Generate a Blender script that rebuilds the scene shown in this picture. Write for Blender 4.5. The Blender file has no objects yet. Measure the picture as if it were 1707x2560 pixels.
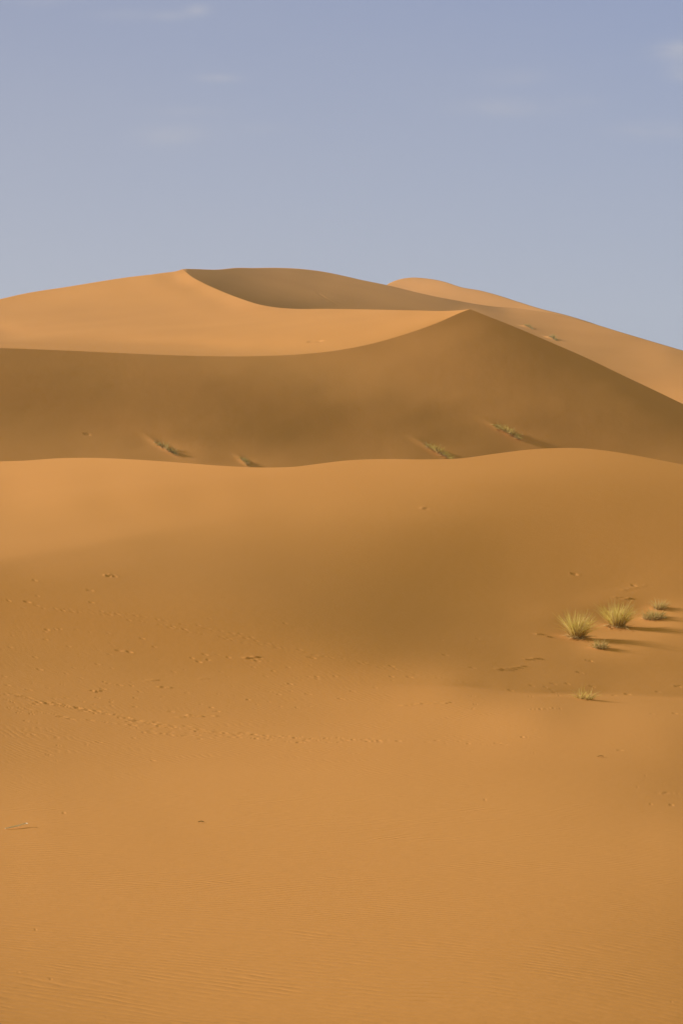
import bpy, math, random
import numpy as np
from mathutils import Vector
sc = bpy.context.scene
C = sc.collection
# ------------------------------------------------------------------ camera, sky, sun, exposure
cam_d = bpy.data.cameras.new('camera'); cam = bpy.data.objects.new('camera', cam_d); C.objects.link(cam)
cam.location = (0, 0, 0); cam.rotation_euler = (math.radians(90), 0, 0)
cam_d.sensor_fit = 'VERTICAL'; cam_d.sensor_height = 36.0; cam_d.lens = 85.0
cam_d.clip_start = 0.1; cam_d.clip_end = 20000
sc.camera = cam
sc.view_settings.view_transform = 'Standard'; sc.view_settings.look = 'None'
sc.view_settings.gamma = 1.0; sc.view_settings.use_curve_mapping = False
sc.view_settings.exposure = 0.2
sc.cycles.max_bounces = 6; sc.cycles.diffuse_bounces = 3; sc.cycles.volume_bounces = 0
sc.cycles.use_denoising = True

SKY_AIR, SKY_DUST, SKY_OZ = 1.0, 2.0, 1.0
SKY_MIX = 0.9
SKY_WARM_FILL = (2.62, 2.62, 0.55)  # invented yellow for the unseen dome, takes the blue out of shaded sand
SKY_UL, SKY_UR = (2.62, 3.02, 4.35), (2.38, 2.92, 4.55)
SKY_LL, SKY_LR = (3.78, 4.09, 4.95), (3.62, 4.03, 5.0)
CLOUD_LOW = (3.7, 3.85, 4.5)
CLOUD = (4.5, 4.5, 4.9)
SAND_A = (.65, .290, .086); SAND_B = (.69, .315, .097)
RIP_L1, RIP_L2, RIP_AMP = .21, .20, .0062
RIDGE_A = .013
A_STEP = 2
HAZE = 0.00018
KINK1, KINK2 = .0008, .0016
KINK3 = .0012

SUN_EL = math.radians(21.0)
SUN_AZ = math.radians(13.0)          # the sun stands to the left, this far round to the front
SD = Vector((-math.cos(SUN_EL)*math.cos(SUN_AZ), math.cos(SUN_EL)*math.sin(SUN_AZ), math.sin(SUN_EL)))
sun_d = bpy.data.lights.new('sun', 'SUN'); sun = bpy.data.objects.new('sun', sun_d); C.objects.link(sun)
sun_d.energy = 4.4; sun_d.angle = math.radians(0.55); sun_d.color = (1.0, 0.94, 0.90)
sun.rotation_euler = SD.to_track_quat('Z', 'Y').to_euler()

world = bpy.data.worlds.new('World'); sc.world = world; world.use_nodes = True
nt = world.node_tree; nt.nodes.clear()
def N(t, kind, **kw):
    n = t.nodes.new(kind)
    for k, v in kw.items():
        if k == 'op': n.operation = v
        elif isinstance(k, str) and hasattr(n, k): setattr(n, k, v)
    return n
def math_node(t, op, a, b=None, c=None, clamp=False):
    n = t.nodes.new('ShaderNodeMath'); n.operation = op; n.use_clamp = clamp
    for i, x in enumerate((a, b, c)):
        if x is None: continue
        if isinstance(x, (int, float)): n.inputs[i].default_value = x
        else: t.links.new(x, n.inputs[i])
    return n.outputs[0]
def mix_col(t, fac, a, b, blend='MIX'):
    n = t.nodes.new('ShaderNodeMix'); n.data_type = 'RGBA'; n.blend_type = blend
    for i, x in ((0, fac), (6, a), (7, b)):
        if isinstance(x, (int, float)): n.inputs[i].default_value = x
        elif isinstance(x, tuple): n.inputs[i].default_value = x + (1.0,) if len(x) == 3 else x
        else: t.links.new(x, n.inputs[i])
    return n.outputs[2]
sky = nt.nodes.new('ShaderNodeTexSky'); sky.sky_type = 'NISHITA'; sky.sun_disc = False
sky.sun_elevation = SUN_EL
sky.sun_rotation = math.radians(-77.0)
sky.altitude = 700; sky.air_density = SKY_AIR; sky.dust_density = SKY_DUST; sky.ozone_density = SKY_OZ
tc = nt.nodes.new('ShaderNodeTexCoord')
sx = nt.nodes.new('ShaderNodeSeparateXYZ'); nt.links.new(tc.outputs['Generated'], sx.inputs[0])
ysafe = math_node(nt, 'MAXIMUM', sx.outputs[1], 0.02)
az = math_node(nt, 'DIVIDE', sx.outputs[0], ysafe)
el = math_node(nt, 'DIVIDE', sx.outputs[2], ysafe)
# dome out of view gets an added yellow tint to warm the shadows, with a lavender-grey band low over the dunes that deepens upwards and to the right
base = mix_col(nt, SKY_MIX, sky.outputs[0], SKY_WARM_FILL)
def mrange(x, a, b, c=0.0, d=1.0, kind='SMOOTHSTEP'):
    m = nt.nodes.new('ShaderNodeMapRange'); m.interpolation_type = kind
    for i, q in enumerate((a, b, c, d)): m.inputs[i+1].default_value = q
    nt.links.new(x, m.inputs[0]); return m.outputs[0]
side = mrange(az, -0.15, 0.16, 0, 1, 'LINEAR')
upper = mix_col(nt, side, SKY_UL, SKY_UR)
lower = mix_col(nt, side, SKY_LL, SKY_LR)
band = mix_col(nt, mrange(el, 0.085, 0.225, 0, 1, 'LINEAR'), lower, upper)
ahead = mrange(sx.outputs[1], 0.0, 0.6)
band = mix_col(nt, ahead, base, band)
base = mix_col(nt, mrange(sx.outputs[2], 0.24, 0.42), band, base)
# faint wisps of high cloud
wv = nt.nodes.new('ShaderNodeCombineXYZ')
nt.links.new(math_node(nt, 'MULTIPLY', az, 26.0), wv.inputs[0]); nt.links.new(math_node(nt, 'MULTIPLY', el, 75.0), wv.inputs[1])
wn = nt.nodes.new('ShaderNodeTexNoise'); wn.inputs['Scale'].default_value = 1.0; wn.inputs['Detail'].default_value = 6.0
wn.inputs['Roughness'].default_value = 0.62; wn.inputs['Distortion'].default_value = 0.6
nt.links.new(wv.outputs[0], wn.inputs['Vector'])
wr = nt.nodes.new('ShaderNodeMapRange'); wr.inputs[1].default_value = 0.38; wr.inputs[2].default_value = 0.68
nt.links.new(wn.outputs[0], wr.inputs[0])
CX0, CY0, FF = 853.5, 1280.0, 6044.0
tot = None
for (cu, cv, su, sv, amp) in ((320,37,70,11,.16),(430,40,34,9,.25),(500,27,24,11,.6),(100,4,60,8,.3),(545,195,46,8,.30),(430,337,68,20,.36),(640,325,60,12,.16),
                              (1260,268,95,16,.42),(1285,192,60,13,.26),(1692,130,44,18,1.25),(1702,178,34,17,.8),(1640,328,80,15,.42),(1445,251,34,8,.2),
                              (460,278,80,10,.14)):
    a = math_node(nt, 'MULTIPLY', math_node(nt, 'SUBTRACT', az, (cu-CX0)/FF), FF/su)
    b = math_node(nt, 'MULTIPLY', math_node(nt, 'SUBTRACT', el, (CY0-cv)/FF), FF/sv)
    r2 = math_node(nt, 'ADD', math_node(nt, 'MULTIPLY', a, a), math_node(nt, 'MULTIPLY', b, b))
    g = math_node(nt, 'MULTIPLY', math_node(nt, 'EXPONENT', math_node(nt, 'MULTIPLY', r2, -0.6)), amp)
    tot = g if tot is None else math_node(nt, 'ADD', tot, g)
veil_n = nt.nodes.new('ShaderNodeTexNoise'); veil_n.inputs['Scale'].default_value = 0.22; veil_n.inputs['Detail'].default_value = 3.0
nt.links.new(wv.outputs[0], veil_n.inputs['Vector'])
veil = math_node(nt, 'MULTIPLY', math_node(nt, 'SUBTRACT', veil_n.outputs[0], 0.4, clamp=True), 0.35)
cf = math_node(nt, 'MULTIPLY', tot, math_node(nt, 'ADD', math_node(nt, 'MULTIPLY', wr.outputs[0], 0.75), 0.25), clamp=True)
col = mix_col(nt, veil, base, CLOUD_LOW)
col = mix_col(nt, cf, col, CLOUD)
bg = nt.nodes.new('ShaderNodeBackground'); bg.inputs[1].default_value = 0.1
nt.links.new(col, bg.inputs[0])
wo = nt.nodes.new('ShaderNodeOutputWorld'); nt.links.new(bg.outputs[0], wo.inputs[0])

# ------------------------------------------------------------------ materials
def sand_material(name, ripples=True, tint=(1, 1, 1)):
    m = bpy.data.materials.new(name); m.use_nodes = True; t = m.node_tree; t.nodes.clear()
    out = t.nodes.new('ShaderNodeOutputMaterial'); p = t.nodes.new('ShaderNodeBsdfPrincipled')
    t.links.new(p.outputs[0], out.inputs[0])
    p.inputs['Roughness'].default_value = 0.95; p.inputs['Specular IOR Level'].default_value = 0.08
    g = t.nodes.new('ShaderNodeNewGeometry'); pos = g.outputs['Position']
    def noise(scale, detail=3.0, rough=.5, vec=None, dist=0.0):
        n = t.nodes.new('ShaderNodeTexNoise'); n.inputs['Scale'].default_value = scale; n.inputs['Detail'].default_value = detail
        n.inputs['Roughness'].default_value = rough; n.inputs['Distortion'].default_value = dist
        t.links.new(vec if vec is not None else pos, n.inputs['Vector']); return n.outputs[0]
    # mineral variation: redder and paler sand in broad patches, fine speckle of dark grains
    c0 = tuple(a*b for a, b in zip(SAND_A, tint)); c1 = tuple(a*b for a, b in zip(SAND_B, tint))
    big = t.nodes.new('ShaderNodeMapRange'); big.inputs[1].default_value = .3; big.inputs[2].default_value = .7
    t.links.new(noise(0.035, 4.0, .55), big.inputs[0])
    base = mix_col(t, big.outputs[0], c0, c1)
    sp = t.nodes.new('ShaderNodeMapRange'); sp.inputs[1].default_value = .25; sp.inputs[2].default_value = .75
    sp.inputs[3].default_value = .955; sp.inputs[4].default_value = 1.045
    t.links.new(noise(9.0, 6.0, .8), sp.inputs[0])
    cc = t.nodes.new('ShaderNodeCombineColor')
    for i in range(3): t.links.new(sp.outputs[0], cc.inputs[i])
    base = mix_col(t, 1.0, base, cc.outputs[0], 'MULTIPLY')
    t.links.new(base, p.inputs['Base Color'])
    # relief
    h = math_node(t, 'MULTIPLY', noise(2.2, 6.0, .65), 0.010)
    if ripples:
        s = t.nodes.new('ShaderNodeSeparateXYZ'); t.links.new(pos, s.inputs[0])
        X, Y = s.outputs[0], s.outputs[1]
        warp = math_node(t, 'SUBTRACT', noise(0.16, 3.0, .5), .5)
        warp2 = math_node(t, 'SUBTRACT', noise(0.9, 2.0, .5), .5)
        def rip(ax, ay, lam, w1, w2):
            ph = math_node(t, 'ADD', math_node(t, 'MULTIPLY', X, ax), math_node(t, 'MULTIPLY', Y, ay))
            ph = math_node(t, 'ADD', ph, math_node(t, 'MULTIPLY', warp, w1))
            ph = math_node(t, 'ADD', ph, math_node(t, 'MULTIPLY', warp2, w2))
            ph = math_node(t, 'MULTIPLY', ph, 2*math.pi/lam)
            sn = math_node(t, 'SINE', ph); s2 = math_node(t, 'SINE', math_node(t, 'ADD', math_node(t, 'MULTIPLY', ph, 2.0), 1.2))
            return math_node(t, 'ADD', sn, math_node(t, 'MULTIPLY', s2, .28))
        r1 = rip(.36, .93, RIP_L1, 2.0, .36)
        r2 = rip(.90, .43, RIP_L2, 1.5, .4)
        # patches, and which of the two sets of ripples
        pa = t.nodes.new('ShaderNodeMapRange'); pa.inputs[1].default_value = .36; pa.inputs[2].default_value = .62
        pa.inputs[3].default_value = .12; t.links.new(noise(0.13, 4.0, .6, dist=.5), pa.inputs[0])
        pb = t.nodes.new('ShaderNodeMapRange'); pb.inputs[1].default_value = .40; pb.inputs[2].default_value = .60
        pb.inputs[3].default_value = .25; t.links.new(noise(0.7, 3.0, .6), pb.inputs[0])
        # ripples fade up the hollow and onto the steep dune
        ln = math_node(t, 'ADD', Y, math_node(t, 'MULTIPLY', X, -0.55))
        se = t.nodes.new('ShaderNodeMapRange'); se.interpolation_type = 'SMOOTHSTEP'; se.inputs[1].default_value = 52; se.inputs[2].default_value = 68
        t.links.new(math_node(t, 'ADD', ln, math_node(t, 'MULTIPLY', warp, 30.0)), se.inputs[0])
        r = t.nodes.new('ShaderNodeMix'); r.data_type = 'FLOAT'; t.links.new(se.outputs[0], r.inputs[0]); t.links.new(r1, r.inputs[2]); t.links.new(r2, r.inputs[3])
        fd = t.nodes.new('ShaderNodeMapRange'); fd.interpolation_type = 'SMOOTHSTEP'; fd.inputs[1].default_value = 70; fd.inputs[2].default_value = 92
        fd.inputs[3].default_value = 1.0; fd.inputs[4].default_value = 0.04
        t.links.new(Y, fd.inputs[0])
        am = math_node(t, 'MULTIPLY', math_node(t, 'MULTIPLY', pa.outputs[0], pb.outputs[0]), fd.outputs[0])
        am = math_node(t, 'MULTIPLY', am, math_node(t, 'SUBTRACT', 1.0, math_node(t, 'MULTIPLY', se.outputs[0], .68)))
        h = math_node(t, 'ADD', h, math_node(t, 'MULTIPLY', math_node(t, 'MULTIPLY', r.outputs[0], am), RIP_AMP))
    else:
        h = math_node(t, 'ADD', h, math_node(t, 'MULTIPLY', noise(0.25, 4.0, .5), 0.05))
        mp = t.nodes.new('ShaderNodeMapping'); mp.inputs['Scale'].default_value = (.30, .12, .05); t.links.new(pos, mp.inputs[0])
        h = math_node(t, 'ADD', h, math_node(t, 'MULTIPLY', noise(1.0, 4.0, .55, vec=mp.outputs[0]), 0.025))
    b = t.nodes.new('ShaderNodeBump'); b.inputs['Strength'].default_value = 1.0; b.inputs['Distance'].default_value = 1.0
    t.links.new(h, b.inputs['Height']); t.links.new(b.outputs[0], p.inputs['Normal'])
    return m
SAND = sand_material('sand_near'); SAND_FAR = sand_material('sand_far', ripples=False)

# ------------------------------------------------------------------ dune surfaces
# Each dune surface is a spline q(u, v) = ln(distance) over directions (u, v) from the viewpoint; the rest is ordinary geometry in metres.
FU, CXX, CYY = 6044.0, 853.5, 1280.0
CURVES=dict(
 S1="-600,1170 -300,1166 0,1153.4 57,1151.7 149,1145.5 230,1144.5 344,1149 459,1157 574,1165.5 660,1168.7 746,1166 804,1158.5 864,1151.5 950,1147.6 1065,1148.5 1151,1146 1237,1134.5 1324,1124 1381,1120.5 1456,1121 1524,1128 1611,1143 1668,1154 1707,1161.4 1900,1192 2300,1230",
 BRINK="-600,858 -300,862 0,870 172,876.7 344,884.7 517,890.3 631,890.5 746,886 832,877.5 922,861 1008,837 1094,806.7 1151,781.5 1174,772.8",
 CTOP="-600,860 -300,805 0,748 57,735 172,716.5 316,693.6 402,683 453.5,674 459,671.8|459,671.8 476.5,688 505,704.5 551,725.7 603,746 649,760.5 689,767.6 740,771.5 820,771.5 922,773 1037,775.7 1120,777 1150,775.6 1174,772.8",
 BR="1174,772.8 1209,786.6 1295,821 1381,858 1467,895.6 1553,937 1639,977.7 1707,1010.5 1900,1095 2300,1240",
 DTOP="455,672 488,672.6 545,674 591,669.7 631,670 689,669.5 746,671.8 804,678.6 861,690 900,699 968,713 1037,730 1094,742.5 1140,751 1180,758.5 1226,765 1260,768 1300,772 1352,780 1410,791 1467,805 1553,831 1639,856.6 1707,876.7 1900,930 2300,1010",
 FTOP="940,735 968,711 996,699 1019,694.7 1065,696 1105,703 1157,719 1197,725.7 1237,736 1295,754.5 1352,772 1410,786.5 1467,803.5 1553,834 1640,862",
 EDGE1="-400,1272 0,1251 200,1234 327,1220 544,1201 762,1180 900,1165",
 EDGE2="-400,1430 0,1387 218,1351 381,1322 544,1298 700,1280 900,1255",
 RIDGE="900,1715 1100,1722 1207,1729 1271,1738 1325,1742 1424,1743 1510,1744 1574,1747 1653,1750 1707,1752 2100,1765")
COEF={
 'A':((-360, 2070, 1090, 3000),(34, 58),'126528 117601 108617 99459 90360 81864 73866 66204 59123 53191 48996 46660 45390 44032 42413 40292 37068 33179 29000 24378 19686 15335 11049 6734 2496 -1694 -5906 -10191 -14614 -19209 -23955 -28809 -33708 -38585 -43375 -48021 -52481 -56738 -60800 -64684 -68395 -71921 -75236 -78324 -81185 -83838 -86302 -88598 -90745 -92759 -94657 -96456 -98169 -99811 -101390 -102907 -104383 -105850;123497 115108 106683 97958 89172 81138 73586 66212 59327 53509 49376 47202 45997 44426 42833 41023 37949 34282 30482 25947 21186 16871 12491 7997 3655 -625 -4940 -9314 -13814 -18477 -23264 -28127 -33014 -37861 -42613 -47222 -51646 -55864 -59884 -63727 -67412 -70938 -74278 -77395 -80279 -82951 -85432 -87745 -89911 -91950 -93882 -95722 -97482 -99178 -100818 -102393 -103923 -105449;120505 112623 104665 96402 88085 80411 73177 66117 59553 54039 50085 47830 46356 44783 43274 41589 38856 35482 31854 27487 22793 18377 13888 9295 4838 447 -3975 -8449 -13036 -17765 -22589 -27461 -32332 -37147 -41859 -46429 -50816 -55001 -58987 -62789 -66438 -69953 -73310 -76460 -79373 -82066 -84565 -86893 -89078 -91143 -93108 -94990 -96800 -98549 -100244 -101878 -103469 -105053;117553 110135 102657 94873 86999 79716 72791 66037 59821 54595 50730 48333 46727 45165 43688 42159 39666 36550 33172 28984 24363 19930 15338 10610 6027 1519 -3018 -7598 -12269 -17063 -21933 -26823 -31683 -36470 -41145 -45675 -50025 -54177 -58131 -61890 -65489 -68971 -72338 -75526 -78472 -81188 -83699 -86039 -88242 -90334 -92336 -94263 -96121 -97924 -99676 -101368 -103016 -104659;114682 107659 100605 93326 86014 79132 72417 65943 60104 55116 51266 48710 47029 45546 44091 42619 40343 37492 34355 30400 25951 21534 16829 11941 7216 2584 -2073 -6772 -11519 -16349 -21283 -26206 -31054 -35819 -40468 -44959 -49267 -53390 -57318 -61040 -64575 -67995 -71355 -74590 -77588 -80319 -82831 -85179 -87402 -89526 -91568 -93541 -95451 -97307 -99115 -100863 -102569 -104269;111943 105230 98518 91694 85000 78544 71954 65778 60352 55621 51876 49068 47243 45924 44590 43136 40962 38335 35413 31697 27486 23155 18336 13280 8409 3644 -1146 -6000 -10820 -15628 -20666 -25615 -30433 -35185 -39823 -44270 -48528 -52616 -56514 -60216 -63674 -66992 -70320 -73614 -76725 -79447 -81950 -84310 -86561 -88722 -90808 -92829 -94790 -96699 -98562 -100366 -102127 -103883;109371 102901 96426 89818 83324 77165 71113 65424 60302 56180 52945 49686 47469 46061 44752 43395 41473 39050 36234 32648 28536 24284 19515 14476 9479 4522 -486 -5519 -10476 -15410 -20425 -25303 -30103 -34872 -39505 -43933 -48180 -52229 -56078 -59744 -63138 -66404 -69614 -72811 -75865 -78544 -81054 -83439 -85725 -87927 -90059 -92129 -94142 -96104 -98020 -99878 -101693 -103503;106955 100681 94336 87657 80954 75004 69746 64863 60511 57164 53669 50111 47845 46197 44844 43544 41844 39586 36917 33400 29345 25115 20393 15388 10351 5241 -12 -5179 -10317 -15525 -20405 -25229 -30072 -34810 -39397 -43827 -48065 -52038 -55838 -59411 -62755 -65997 -69071 -72254 -75085 -77672 -80179 -82587 -84907 -87150 -89328 -91446 -93509 -95523 -97491 -99400 -101267 -103128;104641 98549 92349 85747 79180 73634 68982 64803 61486 58405 54166 50628 48235 46397 44977 43699 42139 40078 37538 34144 30191 25978 21289 16230 11161 5963 608 -4687 -9952 -15179 -20162 -25047 -29887 -34614 -39187 -43602 -47822 -51792 -55537 -59023 -62371 -65523 -68515 -71709 -74433 -76915 -79375 -81781 -84123 -86401 -88620 -90785 -92896 -94958 -96976 -98934 -100850 -102760;102404 96527 90585 84399 78492 73600 69420 65574 62615 59276 54839 51323 48665 46636 45078 43812 42350 40464 38045 34821 30872 26669 22024 16955 11777 6473 1096 -4287 -9699 -14988 -20045 -24937 -29758 -34497 -39102 -43516 -47711 -51628 -55277 -58755 -62101 -65239 -68149 -71199 -73870 -76267 -78662 -81041 -83388 -85691 -87945 -90151 -92306 -94414 -96477 -98482 -100444 -102400;100279 94698 89075 83269 77875 73389 69738 66756 63975 59940 55627 52091 49211 46932 45236 43925 42553 40873 38626 35470 31560 27366 22656 17568 12310 6935 1511 -3970 -9450 -14792 -19905 -24814 -29633 -34361 -38977 -43382 -47523 -51456 -55118 -58513 -61770 -64889 -67848 -70846 -73399 -75701 -78033 -80378 -82716 -85031 -87311 -89550 -91743 -93893 -95998 -98045 -100050 -102049;98320 93144 87929 82583 77844 73871 70425 67663 64852 60868 56689 52889 49747 47290 45443 44034 42713 41184 39120 36135 32246 28001 23216 18025 12669 7168 1623 -3869 -9204 -14451 -19670 -24684 -29519 -34246 -38830 -43263 -47430 -51314 -54982 -58408 -61616 -64655 -67592 -70556 -73011 -75216 -77485 -79792 -82114 -84429 -86724 -88989 -91214 -93398 -95541 -97627 -99670 -101707;96580 91916 87237 82448 78191 74626 71397 68463 65321 61661 57749 53826 50448 47728 45695 44198 42827 41396 39552 36708 32898 28632 23705 18342 12846 7271 1683 -3775 -9060 -14306 -19501 -24559 -29428 -34159 -38759 -43174 -47349 -51243 -54892 -58284 -61438 -64447 -67368 -70353 -72693 -74809 -77017 -79283 -81581 -83889 -86190 -88472 -90721 -92935 -95110 -97229 -99307 -101379;95103 90978 86853 82564 78480 74935 71762 68766 65702 62448 58835 54964 51397 48356 46116 44417 42989 41579 39914 37247 33493 29133 24117 18617 12961 7277 1683 -3731 -9067 -14320 -19420 -24442 -29355 -34095 -38660 -43082 -47268 -51138 -54734 -58155 -61334 -64282 -67205 -70154 -72424 -74473 -76623 -78845 -81115 -83409 -85710 -88001 -90268 -92506 -94708 -96856 -98964 -101066;93908 90221 86533 82656 78815 75433 72235 69108 66157 63276 59962 56313 52621 49273 46681 44748 43212 41739 40168 37748 34124 29656 24470 18823 13035 7243 1649 -3708 -8963 -14176 -19320 -24397 -29335 -34084 -38638 -43037 -47201 -51046 -54635 -58043 -61219 -64176 -67063 -69927 -72187 -74189 -76287 -78467 -80709 -82987 -85282 -87578 -89858 -92114 -94338 -96511 -98645 -100773;92965 89555 86114 82433 78590 75345 72423 69419 66635 64015 61078 57756 54089 50495 47522 45265 43484 41918 40337 38123 34606 30166 24822 18946 13006 7199 1628 -3708 -8946 -14157 -19297 -24368 -29310 -34064 -38612 -42971 -47085 -50930 -54555 -57924 -61137 -64098 -66900 -69785 -71976 -73928 -75989 -78138 -80354 -82615 -84904 -87202 -89490 -91760 -94003 -96197 -98352 -100503;92206 88925 85571 81888 78025 75112 72376 69603 67150 64745 62145 59186 55792 52228 48983 46314 44220 42430 40682 38368 34884 30602 25176 18972 12848 7091 1576 -3750 -8984 -14180 -19299 -24317 -29241 -34013 -38587 -42906 -47003 -50839 -54416 -57844 -61023 -64000 -66810 -69608 -71765 -73691 -75722 -77844 -80040 -82288 -84571 -86869 -89165 -91447 -93705 -95917 -98091 -100261;91546 88310 85003 81392 77678 74943 72437 69970 67697 65466 63177 60627 57625 54241 50857 47901 45397 43340 41321 38637 35022 30777 25298 18962 12754 6956 1468 -3795 -8970 -14112 -19226 -24262 -29220 -33983 -38502 -42834 -46930 -50731 -54297 -57706 -60913 -63878 -66674 -69473 -71576 -73467 -75473 -77576 -79758 -81998 -84278 -86578 -88881 -91174 -93446 -95673 -97864 -100051;90933 87724 84445 80895 77440 74894 72574 70331 68296 66270 64226 62018 59481 56438 53115 49963 47084 44656 42116 38852 35127 30850 25247 18848 12663 6881 1425 -3838 -8960 -14031 -19151 -24244 -29184 -33932 -38460 -42776 -46837 -50624 -54197 -57572 -60758 -63778 -66541 -69266 -71380 -73251 -75236 -77325 -79500 -81738 -84019 -86325 -88636 -90940 -93226 -95467 -97674 -99876;90336 87198 83982 80487 77243 74952 72792 70760 68991 67140 65253 63305 61194 58589 55484 52280 49124 46158 43016 39057 34937 30732 25267 18925 12695 6907 1464 -3748 -8851 -13978 -19083 -24164 -29108 -33839 -38388 -42702 -46701 -50469 -54054 -57452 -60650 -63584 -66368 -69134 -71183 -73023 -74999 -77086 -79261 -81502 -83790 -86105 -88427 -90744 -93044 -95301 -97522 -99740;89754 86749 83689 80357 77146 74989 73083 71224 69605 67978 66275 64471 62603 60445 57757 54618 51252 47912 44100 39243 34735 30596 25409 19152 12803 6963 1553 -3598 -8712 -13867 -18987 -24043 -28981 -33718 -38271 -42587 -46598 -50358 -53907 -57265 -60477 -63434 -66160 -68943 -70973 -72796 -74767 -76855 -79037 -81288 -83587 -85916 -88253 -90585 -92901 -95173 -97411 -99645;89217 86377 83494 80215 77149 75162 73369 71722 70212 68727 67187 65505 63759 61862 59624 56733 53360 49907 45714 40449 35243 30475 25128 18960 12750 7009 1691 -3432 -8537 -13684 -18849 -23899 -28808 -33574 -38163 -42466 -46435 -50177 -53737 -57108 -60268 -63218 -65976 -68737 -70749 -72565 -74535 -76630 -78824 -81090 -83408 -85755 -88110 -90461 -92794 -95084 -97340 -99591;88764 86063 83342 80141 77281 75363 73672 72115 70651 69276 67850 66287 64633 62783 60911 58445 55174 51879 48048 42645 36141 30181 24615 18694 12796 7169 1845 -3294 -8369 -13497 -18655 -23679 -28598 -33412 -38009 -42291 -46280 -49997 -53501 -56839 -60002 -62945 -65689 -68461 -70505 -72323 -74299 -76407 -78619 -80908 -83250 -85620 -87998 -90370 -92723 -95033 -97308 -99578;88435 85813 83155 80105 77489 75640 73976 72488 71054 69682 68344 66923 65345 63658 61550 59802 56610 53025 49535 44271 37228 30414 24466 18722 13128 7568 2125 -3013 -8062 -13222 -18357 -23388 -28336 -33164 -37781 -42051 -46032 -49736 -53229 -56561 -59685 -62641 -65403 -68152 -70215 -72052 -74048 -76181 -78422 -80741 -83112 -85509 -87912 -90308 -92684 -95016 -97313 -99605;88246 85669 83047 80184 77725 75884 74246 72803 71392 70034 68757 67398 65937 64368 62434 60841 58050 54309 50546 45391 38976 32132 25271 19114 13582 8094 2646 -2556 -7674 -12826 -17936 -23021 -28042 -32895 -37459 -41713 -45672 -49354 -52835 -56160 -59307 -62233 -64982 -67790 -69879 -71743 -73778 -75951 -78232 -80588 -82992 -85421 -87852 -90274 -92676 -95033 -97353 -99670;88200 85659 83076 80372 78008 76138 74514 73051 71651 70305 69037 67763 66535 64560 63764 61143 57795 55326 52034 46890 40255 33076 25839 19530 14079 8749 3377 -1889 -7072 -12268 -17455 -22608 -27670 -32511 -37069 -41316 -45246 -48911 -52395 -55702 -58839 -61754 -64545 -67382 -69490 -71400 -73488 -75717 -78048 -80448 -82889 -85351 -87814 -90265 -92695 -95078 -97426 -99769;88308 85794 83245 80623 78320 76479 74836 73338 71898 70541 69263 68055 66659 65309 64452 61417 57852 55748 53275 48355 41282 33592 26197 20010 14811 9685 4386 -932 -6242 -11545 -16836 -22068 -27140 -31980 -36519 -40742 -44672 -48309 -51799 -55128 -58286 -61218 -63977 -66826 -69032 -71018 -73183 -75481 -77869 -80316 -82798 -85297 -87793 -90277 -92737 -95150 -97527 -99898;88573 86112 83626 80968 78591 76848 75180 73622 72149 70788 69420 68203 66903 65566 63469 61151 58616 56290 53996 49640 42801 34861 27058 20698 15567 10732 5748 404 -5259 -10926 -16389 -21645 -26698 -31488 -35977 -40173 -44042 -47696 -51178 -54494 -57654 -60619 -63430 -66352 -68498 -70594 -72867 -75243 -77691 -80188 -82715 -85255 -87788 -90307 -92800 -95244 -97652 -100054;88993 86578 84128 81458 78940 77116 75508 73926 72442 71043 69663 68385 67265 65774 63556 61614 59281 56884 54803 50949 44402 36670 29011 22391 16957 12158 7359 2022 -3875 -9864 -15553 -20903 -25954 -30722 -35198 -39359 -43226 -46876 -50351 -53698 -56885 -59870 -62760 -65618 -67913 -70175 -72542 -74992 -77503 -80057 -82635 -85221 -87796 -90352 -92880 -95357 -97796 -100231;89545 87152 84715 82054 79450 77535 75939 74359 72841 71403 70037 68733 67550 66194 64561 62736 60309 57836 55458 51662 45756 38855 31729 25021 19187 14008 8979 3635 -2170 -8184 -14040 -19563 -24726 -29547 -34043 -38222 -42115 -45775 -49263 -52616 -55828 -58885 -61831 -64669 -67245 -69697 -72175 -74710 -77298 -79919 -82556 -85193 -87813 -90409 -92973 -95485 -97957 -100423;90198 87793 85340 82629 79919 77918 76299 74721 73200 71744 70354 69058 67843 66496 65135 63601 61291 58786 56263 52507 47091 40954 34394 27785 21685 16110 10779 5358 -374 -6346 -12287 -17971 -23291 -28227 -32797 -37034 -40974 -44670 -48184 -51555 -54794 -57899 -60888 -63759 -66471 -69098 -71727 -74383 -77068 -79770 -82475 -85168 -87836 -90474 -93075 -95622 -98128 -100628;90920 88468 85956 83182 80415 78334 76666 75083 73563 72100 70700 69402 68164 66842 65632 64334 62237 59774 57163 53443 48386 42864 36864 30487 24282 18415 12800 7241 1516 -4417 -10388 -16186 -21662 -26743 -31431 -35758 -39768 -43517 -47069 -50468 -53735 -56877 -59903 -62818 -65621 -68405 -71203 -74007 -76812 -79609 -82391 -85146 -87864 -90545 -93184 -95766 -98306 -100839;91684 89149 86586 83742 80865 78739 77043 75445 73922 72453 71041 69741 68537 67163 65978 64992 63122 60739 58166 54424 49595 44659 39173 33073 26899 20862 15009 9282 3502 -2423 -8401 -14271 -19876 -25111 -29942 -34388 -38491 -42309 -45912 -49351 -52652 -55828 -58884 -61830 -64721 -67665 -70635 -73596 -76534 -79438 -82303 -85123 -87894 -90618 -93297 -95913 -98486 -101055;92489 89839 87130 84243 81414 79176 77396 75802 74279 72800 71390 70078 68830 67519 66426 65523 63985 61794 59037 55314 50898 46345 41292 35597 29545 23397 17325 11382 5488 -447 -6415 -12321 -18028 -23410 -28396 -32977 -37187 -41087 -44749 -48228 -51559 -54757 -57833 -60832 -63841 -66927 -70052 -73170 -76245 -79262 -82214 -85101 -87926 -90693 -93406 -96059 -98671 -101276'),
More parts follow.
